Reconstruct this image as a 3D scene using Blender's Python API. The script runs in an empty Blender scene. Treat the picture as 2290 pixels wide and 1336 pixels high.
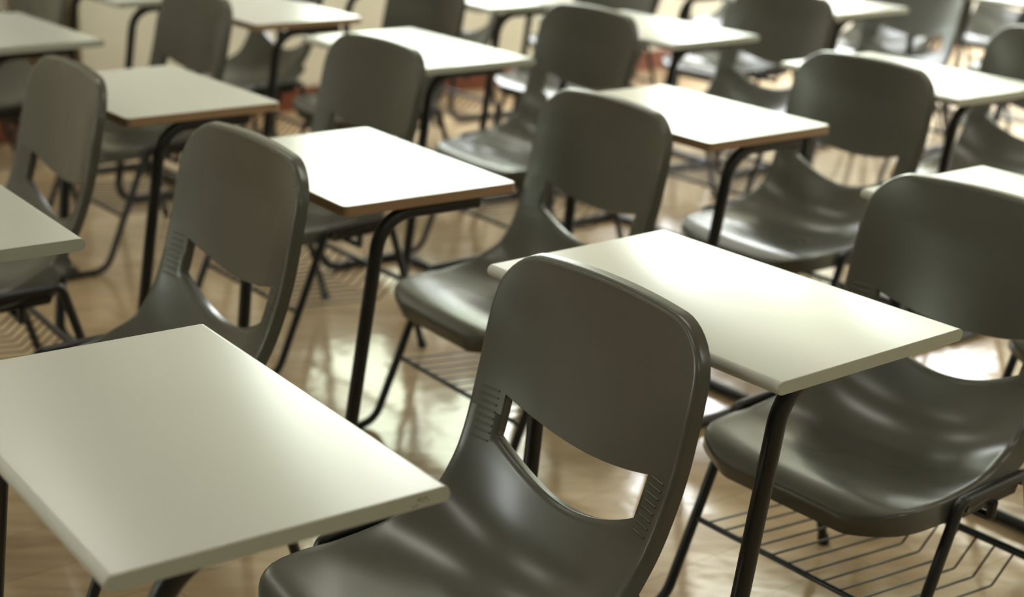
import bpy, bmesh, math, random
from mathutils import Vector, Matrix
random.seed(4)
sc = bpy.context.scene
COL = sc.collection
K = 1.08                      # metres per survey unit
FLOOR = -0.69                 # floor below a desk top, survey units
PI = math.pi

# ------------------------------------------------------------------ camera
F_PX, PITCH, ROLL, CAM_H = 3481.7, 0.319371, -0.0324565, (0.70416 + 0.69) * K
cd = bpy.data.cameras.new('camera')
cam = bpy.data.objects.new('camera', cd)
COL.objects.link(cam)
sc.camera = cam
cd.sensor_fit = 'HORIZONTAL'
cd.sensor_width = 36.0
cd.lens = F_PX / 2290.0 * 36.0
cd.clip_start = 0.05
cd.clip_end = 200
fwd = Vector((0, math.cos(PITCH), -math.sin(PITCH)))
up0 = Vector((0, math.sin(PITCH), math.cos(PITCH)))
rt0 = Vector((1, 0, 0))
rt = rt0 * math.cos(ROLL) + up0 * math.sin(-ROLL) * -1
rt = (rt0 * math.cos(ROLL) - up0 * math.sin(ROLL)).normalized()
up = (up0 * math.cos(ROLL) + rt0 * math.sin(ROLL)).normalized()
cam.matrix_world = Matrix(((rt.x, up.x, -fwd.x, 0), (rt.y, up.y, -fwd.y, 0), (rt.z, up.z, -fwd.z, CAM_H), (0, 0, 0, 1)))
cd.dof.use_dof = True
cd.dof.focus_distance = 2.25
cd.dof.aperture_fstop = 2.6
cd.dof.aperture_blades = 7

# ------------------------------------------------------------------ world and exposure
w = bpy.data.worlds.new('daylight'); sc.world = w
w.use_nodes = True
nt = w.node_tree
bg = nt.nodes['Background']
tc = nt.nodes.new('ShaderNodeTexCoord'); sx = nt.nodes.new('ShaderNodeSeparateXYZ')
nt.links.new(tc.outputs['Generated'], sx.inputs[0])
def wnode(t, **kw):
    n = nt.nodes.new(t)
    for k, v in kw.items(): setattr(n, k, v)
    return n
nz = wnode('ShaderNodeTexNoise'); nz.inputs['Scale'].default_value = 7.0; nz.inputs['Detail'].default_value = 4.0
nt.links.new(tc.outputs['Generated'], nz.inputs['Vector'])
lift = wnode('ShaderNodeMath', operation='MULTIPLY_ADD'); lift.inputs[1].default_value = 0.9; lift.inputs[2].default_value = -0.22
nt.links.new(nz.outputs['Fac'], lift.inputs[0])                  # height of the tree line, ragged
gap = wnode('ShaderNodeMath', operation='SUBTRACT'); nt.links.new(sx.outputs['Z'], gap.inputs[0]); nt.links.new(lift.outputs[0], gap.inputs[1])
# unseen tree added to dim what the desks reflect of the left-most window
vm = wnode('ShaderNodeVectorMath', operation='DOT_PRODUCT'); nt.links.new(tc.outputs['Generated'], vm.inputs[0])
_az, _el = math.radians(-9.0), math.radians(25.0)
vm.inputs[1].default_value = (math.sin(_az) * math.cos(_el), math.cos(_az) * math.cos(_el), math.sin(_el))
dim_crown = wnode('ShaderNodeMath', operation='MULTIPLY_ADD'); nt.links.new(nz.outputs['Fac'], dim_crown.inputs[0])
dim_crown.inputs[1].default_value = 0.030; dim_crown.inputs[2].default_value = 0.9740
cg = wnode('ShaderNodeMath', operation='SUBTRACT'); nt.links.new(dim_crown.outputs[0], cg.inputs[0]); nt.links.new(vm.outputs['Value'], cg.inputs[1])
cg2 = wnode('ShaderNodeMath', operation='MULTIPLY'); nt.links.new(cg.outputs[0], cg2.inputs[0]); cg2.inputs[1].default_value = 9.0
mn = wnode('ShaderNodeMath', operation='MINIMUM'); nt.links.new(gap.outputs[0], mn.inputs[0]); nt.links.new(cg2.outputs[0], mn.inputs[1])
rmp = nt.nodes.new('ShaderNodeValToRGB'); nt.links.new(mn.outputs[0], rmp.inputs[0])
e = rmp.color_ramp.elements
e[0].position = 0.0; e[0].color = (0.27, 0.305, 0.235, 1)         # garden trees outside
e[1].position = 0.06; e[1].color = (0.95, 0.985, 1.0, 1)         # hazy bright sky
nt.links.new(rmp.outputs[0], bg.inputs['Color'])
bg.inputs['Strength'].default_value = 18.5
sc.view_settings.view_transform = 'Standard'
sc.view_settings.look = 'None'
sc.view_settings.gamma = 1.0
sc.view_settings.use_curve_mapping = False
sc.view_settings.exposure = 0.27
sc.cycles.use_denoising = True
sc.cycles.sample_clamp_indirect = 20.0
sc.cycles.max_bounces = 6
sc.cycles.caustics_reflective = False
sc.cycles.caustics_refractive = False

# room frame: the rows of desks and the window wall run along this direction
ROWA = math.radians(39.0)
def row_pt(m, n, z=0.0):      # m along the rows (to the right and away), n away from the camera across the rows, metres
    return Vector((m * math.cos(ROWA) - n * math.sin(ROWA), m * math.sin(ROWA) + n * math.cos(ROWA), z))
WALL_N = 6.35
M0, M1, N0 = -4.5, 10.6, -3.2  # room extents
CEIL = 3.2
WINS = [(3.85, 5.4), (6.2, 8.1), (8.4, 10.2)]
ADDED_WINS_R = [(-1.6, .6), (1.4, 3.6), (4.2, 6.0)]      # unseen, added in the right end wall for side light (across the rows)
ADDED_WINS_L = [(4.6, 5.8)]                    # unseen, added in the left end wall to brighten the backrest fronts
SILL, HEAD = 0.95, 2.9
LAMP_SPOTS = [(m, n) for m in (-.6, 1.7, 4.0, 6.3, 8.6) for n in (-.6, 2.4, 5.4)]

# daylight enters at the windows (portals only guide the sampling of the sky)
def portal(p, rz, wd):
    ld = bpy.data.lights.new('window_portal', 'AREA'); ld.shape = 'RECTANGLE'
    ld.size = wd; ld.size_y = HEAD - SILL
    ld.cycles.is_portal = True
    lo = bpy.data.objects.new('window_portal', ld); COL.objects.link(lo)
    lo.location = p
    lo.rotation_euler = (math.radians(-90), 0, rz)
for a, b in WINS: portal(row_pt((a + b) / 2, WALL_N + .05, (SILL + HEAD) / 2), ROWA, b - a)
for a, b in ADDED_WINS_R: portal(row_pt(M1 + .05, (a + b) / 2, (SILL + HEAD) / 2), ROWA - PI / 2, b - a)
for a, b in ADDED_WINS_L: portal(row_pt(M0 - .05, (a + b) / 2, (SILL + HEAD) / 2), ROWA + PI / 2, b - a)
LAMP_POWER = 1.0
for m, n in LAMP_SPOTS:
    ld = bpy.data.lights.new('lamp_light', 'AREA'); ld.shape = 'RECTANGLE'
    ld.size = 1.2; ld.size_y = 0.28; ld.energy = LAMP_POWER; ld.color = (1.0, 1.0, 0.94)
    lo = bpy.data.objects.new('lamp_light', ld); COL.objects.link(lo)
    lo.location = row_pt(m, n, CEIL - 0.115); lo.rotation_euler = (0, 0, ROWA + PI / 2)

# ------------------------------------------------------------------ materials
def mat(name, base, rough=0.5, metal=0.0, spec=0.5, noise=None, bump=None, coat=0.0):
    m = bpy.data.materials.new(name); m.use_nodes = True
    t = m.node_tree; b = t.nodes['Principled BSDF']
    b.inputs['Base Color'].default_value = (*base, 1)
    b.inputs['Roughness'].default_value = rough
    b.inputs['Metallic'].default_value = metal
    b.inputs['Specular IOR Level'].default_value = spec
    b.inputs['Coat Weight'].default_value = coat
    c = t.nodes.new('ShaderNodeTexCoord')
    if noise:
        sc_, amt, ramt = noise
        n = t.nodes.new('ShaderNodeTexNoise'); n.inputs['Scale'].default_value = sc_; n.inputs['Detail'].default_value = 5
        t.links.new(c.outputs['Object'], n.inputs['Vector'])
        mx = t.nodes.new('ShaderNodeMix'); mx.data_type = 'RGBA'
        mx.inputs['A'].default_value = tuple(v * (1 - amt) for v in base) + (1,)
        mx.inputs['B'].default_value = tuple(min(1, v * (1 + amt)) for v in base) + (1,)
        t.links.new(n.outputs['Fac'], mx.inputs['Factor']); t.links.new(mx.outputs['Result'], b.inputs['Base Color'])
    if bump:
        bs, bst = bump
        n2 = t.nodes.new('ShaderNodeTexNoise'); n2.inputs['Scale'].default_value = bs; n2.inputs['Detail'].default_value = 3
        t.links.new(c.outputs['Object'], n2.inputs['Vector'])
        bp = t.nodes.new('ShaderNodeBump'); bp.inputs['Strength'].default_value = bst; bp.inputs['Distance'].default_value = 0.001
        t.links.new(n2.outputs['Fac'], bp.inputs['Height']); t.links.new(bp.outputs['Normal'], b.inputs['Normal'])
    return m

M_SHELL = mat('olive_grey_plastic', (0.072, 0.072, 0.059), 0.26, 0, 0.55, noise=(18, 0.04, 0.05))
M_TOP = mat('white_laminate', (0.52, 0.533, 0.495), 0.25, 0, 0.5, noise=(6, 0.015, 0.03))
M_CAP = mat('pale_edge_strip', (0.37, 0.39, 0.335), 0.45, noise=(30, 0.03, 0.03))
M_BROWN = mat('brown_edge_strip', (0.30, 0.185, 0.105), 0.5, noise=(25, 0.12, 0.05))
M_FRAME = mat('black_painted_steel', (0.007, 0.0075, 0.008), 0.36, 0.0, 0.5, noise=(40, 0.2, 0.06))
M_RUBBER = mat('black_rubber', (0.012, 0.012, 0.012), 0.7)
M_WIRE = mat('black_coated_wire', (0.012, 0.012, 0.012), 0.3)
M_SCREW = mat('steel_screw', (0.12, 0.12, 0.12), 0.35, 0.9)
M_SCUFF = mat('brown_scuff', (0.10, 0.055, 0.025), 0.7)
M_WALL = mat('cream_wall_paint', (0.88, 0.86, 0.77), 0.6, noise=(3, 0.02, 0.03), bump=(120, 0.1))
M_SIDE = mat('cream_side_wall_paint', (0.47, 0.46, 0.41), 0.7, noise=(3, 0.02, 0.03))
M_CEIL = mat('white_ceiling_paint', (0.60, 0.60, 0.55), 0.8)
M_SKIRT = mat('red_brown_skirting', (0.20, 0.055, 0.025), 0.45, noise=(8, 0.15, 0.05))
M_CURTAIN = mat('brown_curtain_cloth', (0.44, 0.34, 0.23), 0.9, bump=(300, 0.3))
M_ALU = mat('white_window_frame', (0.75, 0.76, 0.72), 0.35)
M_LAMP = bpy.data.materials.new('lamp_diffuser'); M_LAMP.use_nodes = True
_b = M_LAMP.node_tree.nodes['Principled BSDF']; _b.inputs['Base Color'].default_value = (0.9, 0.9, 0.85, 1)
_b.inputs['Emission Color'].default_value = (1, 0.98, 0.86, 1); _b.inputs['Emission Strength'].default_value = 6.0

def floor_mat():
    m = bpy.data.materials.new('tan_wood_plank_floor'); m.use_nodes = True
    t = m.node_tree; b = t.nodes['Principled BSDF']; L = t.links.new
    c = t.nodes.new('ShaderNodeTexCoord')
    mp = t.nodes.new('ShaderNodeMapping'); mp.inputs['Rotation'].default_value = (0, 0, -ROWA)
    L(c.outputs['Object'], mp.inputs['Vector'])
    br = t.nodes.new('ShaderNodeTexBrick')
    br.inputs['Scale'].default_value = 1.0; br.inputs['Brick Width'].default_value = 1.2; br.inputs['Row Height'].default_value = 0.18
    br.inputs['Mortar Size'].default_value = 0.0012; br.inputs['Mortar Smooth'].default_value = 0.4
    br.inputs['Color1'].default_value = (0.52, 0.385, 0.245, 1); br.inputs['Color2'].default_value = (0.58, 0.435, 0.28, 1)
    br.inputs['Mortar'].default_value = (0.33, 0.23, 0.13, 1)
    L(mp.outputs[0], br.inputs['Vector'])
    mp2 = t.nodes.new('ShaderNodeMapping'); mp2.inputs['Rotation'].default_value = (0, 0, -ROWA); mp2.inputs['Scale'].default_value = (1.2, 9, 1)
    L(c.outputs['Object'], mp2.inputs['Vector'])
    n = t.nodes.new('ShaderNodeTexNoise'); n.inputs['Scale'].default_value = 2.2; n.inputs['Detail'].default_value = 7; n.inputs['Distortion'].default_value = 0.6
    L(mp2.outputs[0], n.inputs['Vector'])
    cr = t.nodes.new('ShaderNodeValToRGB'); cr.color_ramp.elements[0].position = 0.3; cr.color_ramp.elements[0].color = (0.80, 0.77, 0.72, 1)
    cr.color_ramp.elements[1].position = 0.7; cr.color_ramp.elements[1].color = (1.08, 1.08, 1.08, 1)
    L(n.outputs['Fac'], cr.inputs[0])
    mx = t.nodes.new('ShaderNodeMix'); mx.data_type = 'RGBA'; mx.blend_type = 'MULTIPLY'; mx.inputs['Factor'].default_value = 1
    L(br.outputs['Color'], mx.inputs['A']); L(cr.outputs[0], mx.inputs['B']); L(mx.outputs['Result'], b.inputs['Base Color'])
    b.inputs['Roughness'].default_value = 0.11
    n3 = t.nodes.new('ShaderNodeTexNoise'); n3.inputs['Scale'].default_value = 9; n3.inputs['Detail'].default_value = 2
    L(c.outputs['Object'], n3.inputs['Vector'])
    bp = t.nodes.new('ShaderNodeBump'); bp.inputs['Strength'].default_value = 0.12; bp.inputs['Distance'].default_value = 0.01
    L(n3.outputs['Fac'], bp.inputs['Height']); L(bp.outputs['Normal'], b.inputs['Normal'])
    return m
M_FLOOR = floor_mat()

# ------------------------------------------------------------------ mesh helpers
def link(name, bm, m, parent=None, smooth=True, angle=40):
    bmesh.ops.recalc_face_normals(bm, faces=bm.faces[:])
    me = bpy.data.meshes.new(name); bm.to_mesh(me); bm.free()
    me.materials.append(m)
    if smooth:
        me.polygons.foreach_set('use_smooth', [True] * len(me.polygons))
        me.set_sharp_from_angle(angle=math.radians(angle))
    o = bpy.data.objects.new(name, me); COL.objects.link(o)
    if parent is not None: o.parent = parent
    return o

def box(bm, x0, x1, y0, y1, z0, z1, mw=None):
    vs = [Vector((x, y, z)) for x in (x0, x1) for y in (y0, y1) for z in (z0, z1)]
    if mw: vs = [mw(v) for v in vs]
    v = [bm.verts.new(p) for p in vs]
    for f in ((0, 1, 3, 2), (4, 6, 7, 5), (0, 4, 5, 1), (2, 3, 7, 6), (0, 2, 6, 4), (1, 5, 7, 3)):
        bm.faces.new([v[i] for i in f])

def fillet(pts, rads, n=7):
    P = [Vector(p) for p in pts]; out = [P[0]]
    for i in range(1, len(P) - 1):
        r = rads[i - 1] if isinstance(rads, (list, tuple)) else rads
        a = (P[i - 1] - P[i]).normalized(); b = (P[i + 1] - P[i]).normalized()
        if r <= 0: out.append(P[i]); continue
        ang = a.angle(b); d = r / math.tan(ang / 2)
        s, e_ = P[i] + a * d, P[i] + b * d
        cdir = (a + b).normalized(); c = P[i] + cdir * (r / math.sin(ang / 2))
        u = (s - c).normalized(); v = (e_ - c).normalized(); tot = u.angle(v)
        for k in range(n + 1):
            q = tot * k / n
            out.append(c + (u * math.sin(tot - q) + v * math.sin(q)) / math.sin(tot) * r)
    out.append(P[-1]); return out

def tube(bm, path, r, seg=12, caps=True):
    P = [Vector(p) for p in path]; rings = []
    t0 = (P[1] - P[0]).normalized()
    ref = Vector((0, 1, 0)) if abs(t0.y) < 0.9 else Vector((1, 0, 0))
    nrm = (ref - t0 * ref.dot(t0)).normalized()
    for i, p in enumerate(P):
        if i == 0: t = t0
        elif i == len(P) - 1: t = (P[i] - P[i - 1]).normalized()
        else: t = ((P[i] - P[i - 1]).normalized() + (P[i + 1] - P[i]).normalized()).normalized()
        nrm = (nrm - t * nrm.dot(t)).normalized(); bi = t.cross(nrm)
        rings.append([bm.verts.new(p + (nrm * math.cos(2 * PI * k / seg) + bi * math.sin(2 * PI * k / seg)) * r) for k in range(seg)])
    for i in range(len(rings) - 1):
        for k in range(seg):
            bm.faces.new((rings[i][k], rings[i][(k + 1) % seg], rings[i + 1][(k + 1) % seg], rings[i + 1][k]))
    if caps:
        bm.faces.new(rings[0]); bm.faces.new(rings[-1])

def V(a, b, z):               # survey units, z relative to the desk top -> metres above the floor
    return Vector((a * K, b * K, (z - FLOOR) * K))

# ------------------------------------------------------------------ moulded seat and back
PROF = [(0.004, -.356, .000, .190), (-.03, -.343, .006, .205), (-.09, -.347, .014, .215), (-.16, -.360, .028, .214), (-.24, -.367, .046, .211),
        (-.30, -.354, .056, .208), (-.346, -.318, .050, .205), (-.378, -.262, .040, .206), (-.400, -.205, .034, .210),
        (-.422, -.125, .030, .215), (-.439, -.035, .027, .215), (-.444, .020, .020, .210), (-.446, .062, .012, .204)]
def cr(p0, p1, p2, p3, t):
    return tuple(0.5 * (2 * b + (c - a) * t + (2 * a - 5 * b + 4 * c - d) * t * t + (3 * b - a - 3 * c + d) * t ** 3) for a, b, c, d in zip(p0, p1, p2, p3))
def dense_profile():
    out = []; n = len(PROF)
    for i in range(n - 1):
        for k in range(24):
            out.append(cr(PROF[max(i - 1, 0)], PROF[i], PROF[i + 1], PROF[min(i + 2, n - 1)], k / 24))
    out.append(PROF[-1]); return out
DP = dense_profile()
ARC = [0.0]
for i in range(1, len(DP)): ARC.append(ARC[-1] + math.hypot(DP[i][0] - DP[i - 1][0], DP[i][1] - DP[i - 1][1]))
TOT = ARC[-1]
def at_arc(s):
    s = min(max(s, 0), TOT)
    lo, hi = 0, len(ARC) - 1
    while hi - lo > 1:
        m = (lo + hi) // 2
        if ARC[m] <= s: lo = m
        else: hi = m
    t = (s - ARC[lo]) / max(ARC[hi] - ARC[lo], 1e-9)
    return tuple(x + (y - x) * t for x, y in zip(DP[lo], DP[hi]))
def arc_of_z(z):              # on the back part
    for i in range(len(DP) - 1):
        if DP[i][0] < -.33 and DP[i][1] <= z <= DP[i + 1][1]:
            return ARC[i] + (ARC[i + 1] - ARC[i]) * (z - DP[i][1]) / (DP[i + 1][1] - DP[i][1])
S_LO, S_HI = arc_of_z(-.205), arc_of_z(-.143)
NC = 20                        # half columns
SLOT_J = 15                    # slot reaches column 15 of 20 of the half width
def build_shell():
    # row positions: dense near both ends, one row exactly on each slot edge
    rows = []
    def seg(a, b, n, ease=0):
        for k in range(n):
            t = k / n
            if ease == 1: t = t * t
            if ease == 2: t = 1 - (1 - t) ** 2
            rows.append(a + (b - a) * t)
    seg(0, .085, 10, 1); seg(.085, S_LO, 34); seg(S_LO, S_HI, 6); seg(S_HI, TOT - .10, 18); seg(TOT - .10, TOT, 12, 2); rows.append(TOT)
    i_lo, i_hi = 44, 50
    def smooth(x): x = min(max(x, 0), 1); return x * x * (3 - 2 * x)
    R0, R1 = .070, .066        # corner radii: seat front, back top
    bm = bmesh.new(); g = []; NV = {}
    for s in rows:
        row = []
        if s < S_LO: dw = smooth(1 - (S_LO - s) / .14)
        elif s > S_HI: dw = smooth(1 - (s - S_HI) / .15)
        else: dw = 1
        a_, z_, e_, w_ = at_arc(s)
        if s < R0: w_ = w_ - R0 + math.sqrt(max(R0 ** 2 - (R0 - s) ** 2, 0))
        d = TOT - s
        if d < R1: w_ = w_ - R1 + math.sqrt(max(R1 ** 2 - (R1 - d) ** 2, 0))
        for j in range(-NC, NC + 1):
            f = j / NC; b = f * w_
            q = max(0, 1 - (f / .75) ** 2)
            sd = s - (.044 if s <= S_LO else .044 - .020 * min((s - S_LO) / (S_HI - S_LO), 1)) * dw * q
            # slightly crowned ends
            if d < .10: sd += .006 * (1 - f * f) * (1 - d / .10)
            a, z, e2, _ = at_arc(min(sd, TOT))
            A1 = at_arc(min(sd, TOT - 1e-4) + 1e-4); A0 = at_arc(max(min(sd, TOT - 1e-4) - 1e-4, 0))
            ta, tz = A1[0] - A0[0], A1[1] - A0[1]; l = math.hypot(ta, tz) or 1
            na, nz = -tz / l, ta / l           # candidate normal
            if nz < 0 or (abs(nz) < .5 and na < 0): na, nz = -na, -nz
            if a < -.37 and na < 0: na, nz = -na, -nz
            bx = b / .21
            off = e2 * abs(bx) ** 2.2
            extra = max(sd - TOT, 0)
            row.append(bm.verts.new(V(a + na * off, b, z + nz * off + extra)))
            sl = e2 * 2.2 * abs(bx) ** 1.2 / .21 * (1 if b > 0 else -1)   # how the dish rises towards the sides
            NV[row[-1]] = Vector((na, -sl, nz)).normalized()
        g.append(row)
    tag_back = {}
    mid = (i_lo + i_hi) // 2
    n = 2 * NC
    for i in range(len(rows) - 1):
        for j in range(n):
            if i_lo <= i < i_hi and NC - SLOT_J <= j < NC + SLOT_J: continue
            f = bm.faces.new((g[i][j], g[i][j + 1], g[i + 1][j + 1], g[i + 1][j]))
            f.material_index = 1 if i >= mid else 0
    # shallow grip ribs beside the slot, following the surface
    RIBS = []
    for sgn in (-1, 1):
        for i in range(i_lo - 1, i_hi + 1):
            RIBS.append([g[i][NC + sgn * jj].co + NV[g[i][NC + sgn * jj]] * .0003 for jj in (16, 17, 18, 19)])
    # face normals towards the sitter
    bm.normal_update()
    f0 = g[5][NC].link_faces[0]
    if f0.normal.z < 0:
        for f in bm.faces: f.normal_flip()
    bm.normal_update()
    # flange round the outer edge, short lip in the slot
    bedges = [e2 for e2 in bm.edges if e2.is_boundary]
    slotset = set()
    for i in range(i_lo, i_hi + 1):
        for j in range(NC - SLOT_J, NC + SLOT_J + 1):
            if i in (i_lo, i_hi) or j in (NC - SLOT_J, NC + SLOT_J): slotset.add(g[i][j])
    def flange(edges, rings):
        vs = {}
        for e2 in edges:
            f = e2.link_faces[0]
            lp = [l for l in f.loops if l.edge == e2][0]
            t = (lp.link_loop_next.vert.co - lp.vert.co).normalized()
            o = t.cross(NV[e2.verts[0]] + NV[e2.verts[1]]).normalized()
            for v in e2.verts: vs.setdefault(v, [Vector(), NV[v].copy()]); vs[v][0] += o
        prev = {v: v for v in vs}; info = {v: (d[0].normalized(), d[1].normalized(), v.co.copy()) for v, d in vs.items()}
        for oo, nn in rings:
            cur = {}
            for v, (o, nv, co) in info.items():
                k2 = nn(co) if callable(nn) else nn
                cur[v] = bm.verts.new(co + o * oo * K - nv * k2 * K)
            for e2 in edges:
                a, b = e2.verts
                f2 = bm.faces.new((prev[a], prev[b], cur[b], cur[a]))
                f2.material_index = e2.link_faces[0].material_index if e2.link_faces else 0
            if prev is not None:
                prev = cur
    # material index must come from the grid face: remember it
    eo = [e2 for e2 in bedges if not (e2.verts[0] in slotset and e2.verts[1] in slotset)]
    ei = [e2 for e2 in bedges if (e2.verts[0] in slotset and e2.verts[1] in slotset)]
    def depth(frac):
        def f(co):
            seat = co.z < (-.27 - FLOOR) * K
            return (.036 if seat else .020) * frac
        return f
    FL = set(v for e2 in eo for v in e2.verts)
    flange(eo, [(.0032, .0009), (.0060, .0038), (.0072, .0085), (.0078, depth(.7)), (.0084, depth(1.0))])
    flange(ei, [(.0012, .0015), (.0018, .0045), (.0018, .018)])
    bm.normal_update()
    bmesh.ops.recalc_face_normals(bm, faces=bm.faces[:])
    bm.normal_update()
    ref = g[5][NC]
    if ref.normal.z < 0:
        for f in bm.faces: f.normal_flip()
        bm.normal_update()
    # wall thickness
    TH = .0038 * K
    outer = list(bm.faces); bnd = [e2 for e2 in bm.edges if e2.is_boundary]
    inner = {v: v.co - (NV[v] if v in NV and not v in slotset and len([e3 for e3 in v.link_edges]) and v not in FL else v.normal) * TH for v in bm.verts}
    iv = {v: bm.verts.new(co) for v, co in inner.items()}
    for f in outer:
        f2 = bm.faces.new([iv[v] for v in reversed(f.verts)]); f2.material_index = f.material_index
    for e2 in bnd:
        a, b = e2.verts; f2 = bm.faces.new((a, b, iv[b], iv[a])); f2.material_index = e2.link_faces[0].material_index
    bm.normal_update()
    # split into the seat half and the back half
    res = []
    for idx in (0, 1):
        nb = bmesh.new(); mp = {}
        for f in bm.faces:
            if f.material_index == idx:
                vs = []
                for v in f.verts:
                    if v not in mp: mp[v] = nb.verts.new(v.co)
                    vs.append(mp[v])
                nb.faces.new(vs)
        if idx == 1:
            for pts in RIBS: tube(nb, pts, .0016 * K, 6)
        res.append(nb)
    bm.free()
    return res

# ------------------------------------------------------------------ one desk-and-chair unit
def stadium(bm, x0, x1, z0, z1, y0, y1, n=8, part='all'):
    r = (z1 - z0) / 2; zc = (z0 + z1) / 2; prof = []
    for k in range(n + 1): q = PI / 2 - PI * k / n; prof.append((x1 - r + r * math.cos(q), zc + r * math.sin(q)))
    for k in range(n + 1): q = -PI / 2 - PI * k / n; prof.append((x0 + r + r * math.cos(q), zc + r * math.sin(q)))
    A = [bm.verts.new((x, y0, z)) for x, z in prof]; B = [bm.verts.new((x, y1, z)) for x, z in prof]
    m = len(prof)
    for k in range(m): bm.faces.new((A[k], A[(k + 1) % m], B[(k + 1) % m], B[k]))
    bm.faces.new(A); bm.faces.new(B)

def rounded_rect(x0, x1, y0, y1, r, n=6):
    pts = []
    for cx, cy, q0 in ((x1 - r, y1 - r, 0), (x0 + r, y1 - r, PI / 2), (x0 + r, y0 + r, PI), (x1 - r, y0 + r, 1.5 * PI)):
        for k in range(n + 1): q = q0 + PI / 2 * k / n; pts.append((cx + r * math.cos(q), cy + r * math.sin(q)))
    return pts
def prism(bm, pts, z0, z1, bevel=0.0):
    lo = [bm.verts.new((x, y, z0)) for x, y in pts]; hi = [bm.verts.new((x, y, z1)) for x, y in pts]; m = len(pts)
    for k in range(m): bm.faces.new((lo[k], lo[(k + 1) % m], hi[(k + 1) % m], hi[k]))
    bm.faces.new(lo); bm.faces.new(hi)
def ring(bm, po, pi_, z0, z1):
    m = len(po); q = [[bm.verts.new((x, y, z)) for x, y in p] for p, z in ((po, z0), (po, z1), (pi_, z1), (pi_, z0))]
    for a in range(4):
        b = (a + 1) % 4
        for k in range(m): bm.faces.new((q[a][k], q[a][(k + 1) % m], q[b][(k + 1) % m], q[b][k]))

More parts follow.
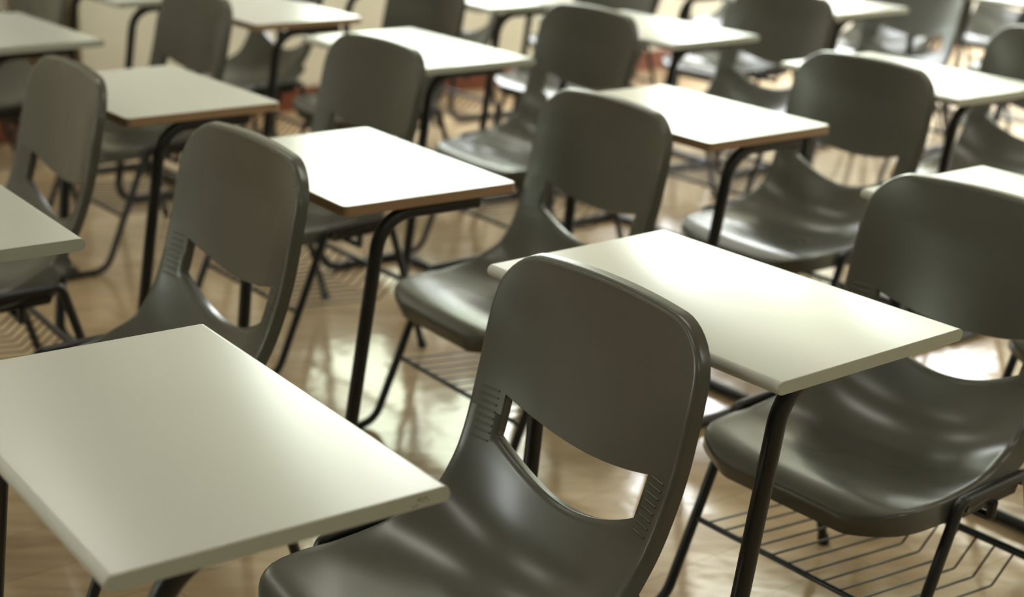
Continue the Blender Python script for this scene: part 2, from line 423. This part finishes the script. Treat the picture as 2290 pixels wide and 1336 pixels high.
SEAT_BM, BACK_BM = build_shell()
def make_unit(kind):
    root = bpy.data.objects.new('school_desk_chair', None); COL.objects.link(root)
    root.empty_display_size = 0.1
    T = .0185
    top = K * (-FLOOR)
    DX = -.045 if kind == 'white_reach' else 0.0
    DZ = .028 if kind == 'white_reach' else 0.0
    top += DZ * K
    if not kind.startswith('brown'):
        W2, D = .300, .381
        bm = bmesh.new(); stadium(bm, DX * K, (DX + D) * K, top - T * K, top, -W2 * K + .0012, W2 * K - .0012)
        dt = link('desk_top', bm, M_TOP, root)
        for s in (-1, 1):
            bm = bmesh.new(); y = s * W2 * K
            stadium(bm, DX * K + .0004, (DX + D) * K - .0004, top - T * K + .0004, top - .0004, min(y, y - s * .0012), max(y, y - s * .0012))
            link('edge_strip', bm, M_CAP, dt)
        if kind == 'white_marked':
            bm = bmesh.new(); rr = random.Random(3)
            for k in range(9):
                a = (.020 + rr.random() * .030) * K; z = top - T * K * (.35 + .45 * rr.random()); y = W2 * K + .0001
                q = [(a + math.cos(t) * (.0008 + .0022 * rr.random()), z + math.sin(t) * (.0004 + .0006 * rr.random())) for t in (0, 1.2, 2.3, 3.3, 4.4, 5.4)]
                A = [bm.verts.new((x, y - .0003, zz)) for x, zz in q]; B = [bm.verts.new((x, y + .0001, zz)) for x, zz in q]
                for i2 in range(6): bm.faces.new((A[i2], A[(i2 + 1) % 6], B[(i2 + 1) % 6], B[i2]))
                bm.faces.new(A); bm.faces.new(B)
            sm = link('scuff_mark', bm, M_SCUFF, dt, smooth=False); sm['label'] = 'small brown scuff on the edge strip'
    else:
        W2, D = .279, .376
        bm = bmesh.new(); prism(bm, rounded_rect(.0016, D * K - .0016, -W2 * K + .0016, W2 * K - .0016, .012), top - T * K, top)
        dt = link('desk_top', bm, M_TOP, root)
        bm = bmesh.new()
        ring(bm, rounded_rect(0, D * K, -W2 * K, W2 * K, .013), rounded_rect(.0017, D * K - .0017, -W2 * K + .0017, W2 * K - .0017, .0115), top - T * K - .0004, top - .0012)
        link('edge_strip', bm, M_BROWN, dt)
    TB = -T - .0135
    for s in (-1, 1):
        b = s * .222
        bm = bmesh.new()
        bt = s * (W2 - (.024 if kind.startswith('brown') else .058)); ac = .284 if kind.startswith('brown') else .300
        tube(bm, fillet([V(.075, bt, TB + DZ), V(ac, bt, TB + DZ), V(ac + .080, b * .98, -.676), V(.085, b * .98, -.6765)], [.072 * K, .060 * K], 10), .0133 * K, 14)
        lg = link('desk_leg', bm, M_FRAME, root)
        bm = bmesh.new(); tube(bm, [V(.300, b * .98, -.6905), V(.300, b * .98, -.680)], .010 * K, 12)
        link('rubber_foot', bm, M_RUBBER, lg)
        bb = s * .2385
        bm = bmesh.new()
        tube(bm, fillet([V(-.165, bb, -.334), V(-.142, bb, -.334), V(.004, bb + s * .004, -.680), V(.20, bb + s * .004, -.6805)], [.022 * K, .055 * K], 8), .0095 * K, 12)
        fl = link('front_leg', bm, M_FRAME, root)
        bm = bmesh.new(); tube(bm, [V(.045, bb + s * .004, -.6905), V(.045, bb + s * .004, -.684)], .009 * K, 12)
        link('rubber_foot', bm, M_RUBBER, fl)
        bm = bmesh.new(); tube(bm, [V(-.164, bb, -.334), V(-.300, bb, -.329)], .0095 * K, 12)
        # flat bracket that the shell is screwed to
        y0, y1 = sorted((s * (.2385 - .017) * K, s * (.2385 - .006) * K))
        pts = [V(-.150, 0, -.338), V(-.315, 0, -.332), V(-.300, 0, -.362), V(-.165, 0, -.368)]
        A = [bm.verts.new((p.x, y0, p.z)) for p in pts]; B = [bm.verts.new((p.x, y1, p.z)) for p in pts]
        for k in range(4): bm.faces.new((A[k], A[(k + 1) % 4], B[(k + 1) % 4], B[k]))
        bm.faces.new(A); bm.faces.new(B)
        sr = link('seat_rail', bm, M_FRAME, root)
        for a_, z_ in ((-.160, -.350), (-.302, -.340)):
            bm = bmesh.new(); y = s * .2385 * K
            p = V(a_, 0, z_)
            tube(bm, [Vector((p.x, y - s * .010, p.z)), Vector((p.x, y + s * .0045, p.z)), Vector((p.x, y + s * .006, p.z))], .0058, 10)
            link('screw', bm, M_SCREW, sr)
        bm = bmesh.new()
        tube(bm, fillet([V(-.299, bb, -.329), V(-.322, bb, -.328), V(-.425, bb + s * .002, -.681)], [.020 * K], 8), .0095 * K, 12)
        rl = link('rear_leg', bm, M_FRAME, root)
        bm = bmesh.new(); tube(bm, [V(-.423, bb + s * .002, -.672), V(-.4275, bb + s * .002, -.6905)], .0115 * K, 12)
        link('rubber_foot', bm, M_RUBBER, rl)
    bm = bmesh.new(); tube(bm, [V(.090, -.218, -.6765), V(.090, .218, -.6765)], .0125 * K, 12)
    link('crossbar', bm, M_FRAME, root)
    bm = bmesh.new(); tube(bm, [V(-.24, -.232, -.388), V(-.24, .232, -.388)], .008 * K, 10)
    for s in (-1, 1): tube(bm, [V(-.24, s * .232, -.388), V(-.24, s * .2345, -.36)], .008 * K, 8)
    link('seat_crossbar', bm, M_FRAME, root)
    # wire book rack under the seat
    bm = bmesh.new(); tube(bm, [V(-.060, -.237, -.530), V(-.060, .237, -.530)], .0055 * K, 10)
    tube(bm, [V(-.376, -.237, -.503), V(-.376, .237, -.503)], .0072 * K, 10)
    rk = link('book_rack', bm, M_FRAME, root)
    for k in range(12):
        b = -.205 + k * .0373
        bm = bmesh.new()
        tube(bm, fillet([V(-.060, b, -.525), V(-.315, b, -.548), V(-.376, b, -.498)], [.012], 3), .0021 * K, 6)
        link('rack_wire', bm, M_WIRE, rk)
    st = link('seat', SEAT_BM.copy(), M_SHELL, root, angle=70)
    if kind == 'brown_scuffed':
        bm = bmesh.new(); rr = random.Random(8)
        for k in range(10):
            a0, b0 = -.215 + rr.uniform(-.03, .03), .045 + rr.uniform(-.03, .035)
            hit, loc_, nrm, _ = st.ray_cast(V(a0, b0, 0), Vector((0, 0, -1)))
            if not hit: continue
            u1 = nrm.cross(Vector((rr.uniform(.3, 1), rr.uniform(-1, 1), 0))).normalized(); u2 = nrm.cross(u1)
            q = [loc_ + u1 * math.cos(t) * (.006 + .010 * rr.random()) + u2 * math.sin(t) * (.001 + .002 * rr.random()) for t in (0, 1.1, 2.2, 3.2, 4.3, 5.4)]
            A = [bm.verts.new(p - nrm * .0003) for p in q]; B = [bm.verts.new(p + nrm * .0003) for p in q]
            for i2 in range(6): bm.faces.new((A[i2], A[(i2 + 1) % 6], B[(i2 + 1) % 6], B[i2]))
            bm.faces.new(A); bm.faces.new(B)
        sm = link('scuff_mark', bm, M_SCUFF, st, smooth=False); sm['label'] = 'brown scuff marks worn into the seat'
    link('backrest', BACK_BM.copy(), M_SHELL, root, angle=70)
    return root

def copy_tree(o, parent=None):
    c = o.copy(); COL.objects.link(c); c.parent = parent
    for ch in list(o.children): copy_tree(ch, c)
    return c

PROTO = {}
def place(kind, x, y, yaw, label, zs=1.0):
    if kind not in PROTO:
        PROTO[kind] = make_unit(kind); o = PROTO[kind]
    else: o = copy_tree(PROTO[kind])
    o.location = (x * K, y * K, 0.0)
    o.rotation_euler = (0, 0, math.radians(yaw))
    o.scale = (zs, zs, zs)
    o['label'] = label; o['category'] = 'desk chair'
    o['group'] = 'school desks with attached chairs'
    return o

def on_row(n, m): # survey units
    q = math.radians(38)
    return (-math.sin(q) * n + math.cos(q) * m, math.cos(q) * n + math.sin(q) * m)
UNITS = [
 ('white_marked', -.235, 1.740, 216.0, 'nearest desk chair, its large pale top filling the lower left corner of the view', 1.0),
 ('white', .445, 2.297, 219.0, 'desk chair in the right foreground, glossy seat and wire rack fully visible', 1.0),
 ('white', 1.134, 2.853, 218.3, 'desk chair cut by the right edge, white top showing behind the darkest right backrest', 1.0),
 ('white_reach', -.845, 2.400, 216.0, 'desk chair with tall backrest rising directly behind the nearest large pale top', 1.04),
 ('brown', -.160, 3.070, 216.0, 'desk chair in the middle, tan-edged white top left of its backrest, shiny seat', .99),
 ('brown_scuffed', .530, 3.660, 218.0, 'desk chair right of centre, glaring brown-edged white top and scuffed seat', 1.0),
 ('white', 1.20, 4.27, 217.5, 'desk chair at the right edge with light grey backrest, beyond the scuffed-seat one', 1.0),
 ('white', -1.35, 3.08, 214.5, 'desk chair at far left showing a narrow backrest, its own top outside the picture', 1.035),
 ('brown', -.712, 3.715, 218.3, 'desk chair with round-cornered brown-edged top, standing right of the far left backrest', 1.0),
 ('white', -.14, 4.45, 217.6, 'desk chair with pale seat and thick-edged white top, behind the tan-edged middle one', 1.0),
 ('white', .54, 5.0, 219.5, 'desk chair with greyish backrest, its slot showing floor, behind the brown-edged glaring top', 1.0),
]
for u in UNITS: place(*u[:5], zs=u[5])
FAR = [
 ('white', 3.82, 4.48, 218, 'desk chair in the upper right with slotted grey backrest standing behind a blurred white top', 1.0),
 ('white', 3.70, 5.36, 218, 'desk chair cut by the upper right corner, black bent tube above a grey backrest', 1.0),
 ('white', 4.38, 1.73, 219, 'desk chair in the upper left, pale top cut by the left edge, dark tall backrest', 1.0),
 ('brown', 4.42, 2.61, 218, 'desk chair at the top edge with brown-edged top right of the upper left backrest', 1.0),
 ('white', 4.43, 3.48, 218, 'desk chair at the top edge centre, thin sliver of white top over its tube', 1.0),
 ('white', 4.45, 4.35, 218, 'desk chair at the top edge, half hidden behind the greyish slotted backrest', 1.0),
 ('white', 4.45, 5.22, 218, 'desk chair at the top edge, pale seat left of the upper right slotted backrest', 1.0),
 ('white', 4.45, 6.09, 218, 'desk chair at the top edge, pale seat right of the upper right slotted backrest', 1.0),
 ('white', 5.05, 2.45, 218, 'desk chair by the cream wall, grey seat visible beneath the upper brown-edged top', 1.0),
 ('white', 5.10, 3.31, 218, 'desk chair by the cream wall, thin black leg left of the backrest with pale-edged top', 1.0),
 ('white', 5.15, 4.20, 218, 'farthest desk chair above the middle, pale seat seen at the top edge', 1.0),
 ('white', 5.15, 5.08, 218, 'farthest desk chair glimpsed at the top edge above the greyish slotted backrest', 1.0),
 ('white', 5.10, 1.52, 218, 'grey desk chair at the upper left corner in front of the brown curtain', 1.0),
]
for kind, n, m, yaw, lab, zs in FAR:
    x, y = on_row(n, m); place(kind, x, y, yaw, lab, zs=zs)

# scuff marks
# ------------------------------------------------------------------ room shell
def room_box(name, m0, m1, n0, n1, z0, z1, material, parent=None, kind='structure'):
    bm = bmesh.new(); box(bm, m0, m1, n0, n1, z0, z1, mw=lambda v: row_pt(v.x, v.y, v.z))
    o = link(name, bm, material, parent, smooth=False)
    if parent is None and kind: o['kind'] = kind
    return o
room_box('floor', M0 - .2, M1 + .2, N0 - .2, WALL_N + .25, -.08, 0.0, M_FLOOR)
room_box('ceiling', M0 - .2, M1 + .2, N0 - .2, WALL_N + .25, CEIL, CEIL + .12, M_CEIL)
def end_wall(name, m0, m1, wins):
    bm = bmesh.new(); q = lambda n0, n1, z0, z1: box(bm, m0, m1, n0, n1, z0, z1, mw=lambda v: row_pt(v.x, v.y, v.z))
    q(N0, WALL_N, 0, SILL); q(N0, WALL_N, HEAD, CEIL)
    ed = [N0] + [v for p in wins for v in p] + [WALL_N]
    for k in range(0, len(ed), 2): q(ed[k], ed[k + 1], SILL, HEAD)
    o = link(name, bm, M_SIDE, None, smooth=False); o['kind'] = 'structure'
end_wall('wall_left', M0 - .2, M0, ADDED_WINS_L)
end_wall('wall_right', M1, M1 + .2, ADDED_WINS_R)
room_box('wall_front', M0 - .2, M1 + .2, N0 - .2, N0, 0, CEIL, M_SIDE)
# window wall with real openings
bm = bmesh.new()
def wb(m0, m1, z0, z1): box(bm, m0, m1, WALL_N, WALL_N + .22, z0, z1, mw=lambda v: row_pt(v.x, v.y, v.z))
wb(M0 - .2, M1 + .2, 0, SILL); wb(M0 - .2, M1 + .2, HEAD, CEIL)
edges = [M0 - .2] + [q for p in WINS for q in p] + [M1 + .2]
for k in range(0, len(edges), 2): wb(edges[k], edges[k + 1], SILL, HEAD)
o = link('wall_back', bm, M_WALL, None, smooth=False); o['kind'] = 'structure'
room_box('baseboard_back', M0, M1, WALL_N - .018, WALL_N, 0, .105, M_SKIRT)
ALLW = [(a, b, 'n', WALL_N + .09) for a, b in WINS] + [(a, b, 'm', M1 + .09) for a, b in ADDED_WINS_R] + [(a, b, 'm', M0 - .14) for a, b in ADDED_WINS_L]  # end-wall windows are unseen, added for their light
for k, (a, b, ax, c0) in enumerate(ALLW):
    bm = bmesh.new()
    def fb(m0, m1, z0, z1):
        if ax == 'n': box(bm, m0, m1, c0, c0 + .05, z0, z1, mw=lambda v: row_pt(v.x, v.y, v.z))
        else: box(bm, c0, c0 + .05, m0, m1, z0, z1, mw=lambda v: row_pt(v.x, v.y, v.z))
    fb(a, a + .05, SILL, HEAD); fb(b - .05, b, SILL, HEAD); fb(a + .05, b - .05, SILL, SILL + .05); fb(a + .05, b - .05, HEAD - .05, HEAD)
    fb((a + b) / 2 - .03, (a + b) / 2 + .03, SILL + .05, HEAD - .05)
    o = link('window_%d' % (k + 1), bm, M_ALU, None, smooth=False); o['kind'] = 'structure'
# ceiling lamps
def make_lamp():
    r = bpy.data.objects.new('ceiling_lamp', None); COL.objects.link(r)
    bm = bmesh.new(); box(bm, -.64, .64, -.16, .16, -.06, 0); link('lamp_housing', bm, M_ALU, r, smooth=False)
    bm = bmesh.new(); box(bm, -.60, .60, -.14, .14, -.085, -.0605); link('diffuser', bm, M_LAMP, r, smooth=False)
    r['category'] = 'lamp'; r['group'] = 'ceiling lamps'; r['label'] = 'white rectangular ceiling lamp over the rows of desks'
    return r
lp = None
for m, n in LAMP_SPOTS:
    lp = make_lamp() if lp is None else copy_tree(lp)
    lp['label'] = 'white ceiling lamp, %s across the room and %s along it' % ({-.6: 'nearest strip', 2.4: 'middle strip', 5.4: 'window-side strip'}[n], {-.6: 'first', 1.7: 'second', 4.0: 'third', 6.3: 'fourth', 8.6: 'last'}[m])
    lp.location = row_pt(m, n, CEIL); lp.rotation_euler = (0, 0, ROWA + PI / 2)
# curtain
def curtain(m0, m1, z0, z1, label):
    bm = bmesh.new(); N = 60; lo = []; hi = []
    for k in range(N + 1):
        m = m0 + (m1 - m0) * k / N; d = .035 * math.sin(k * .95) + .012 * math.sin(k * .37)
        lo.append(bm.verts.new(row_pt(m, WALL_N - .09 + d, z0))); hi.append(bm.verts.new(row_pt(m, WALL_N - .09 + d * .8, z1)))
    for k in range(N): bm.faces.new((lo[k], lo[k + 1], hi[k + 1], hi[k]))
    o = link('curtain', bm, M_CURTAIN, None)
    md = o.modifiers.new('thickness', 'SOLIDIFY'); md.thickness = .004
    o['label'] = label; o['category'] = 'curtain'
curtain(2.38, 2.68, .12, 2.9, 'brown curtain hanging against the cream wall at the upper left')
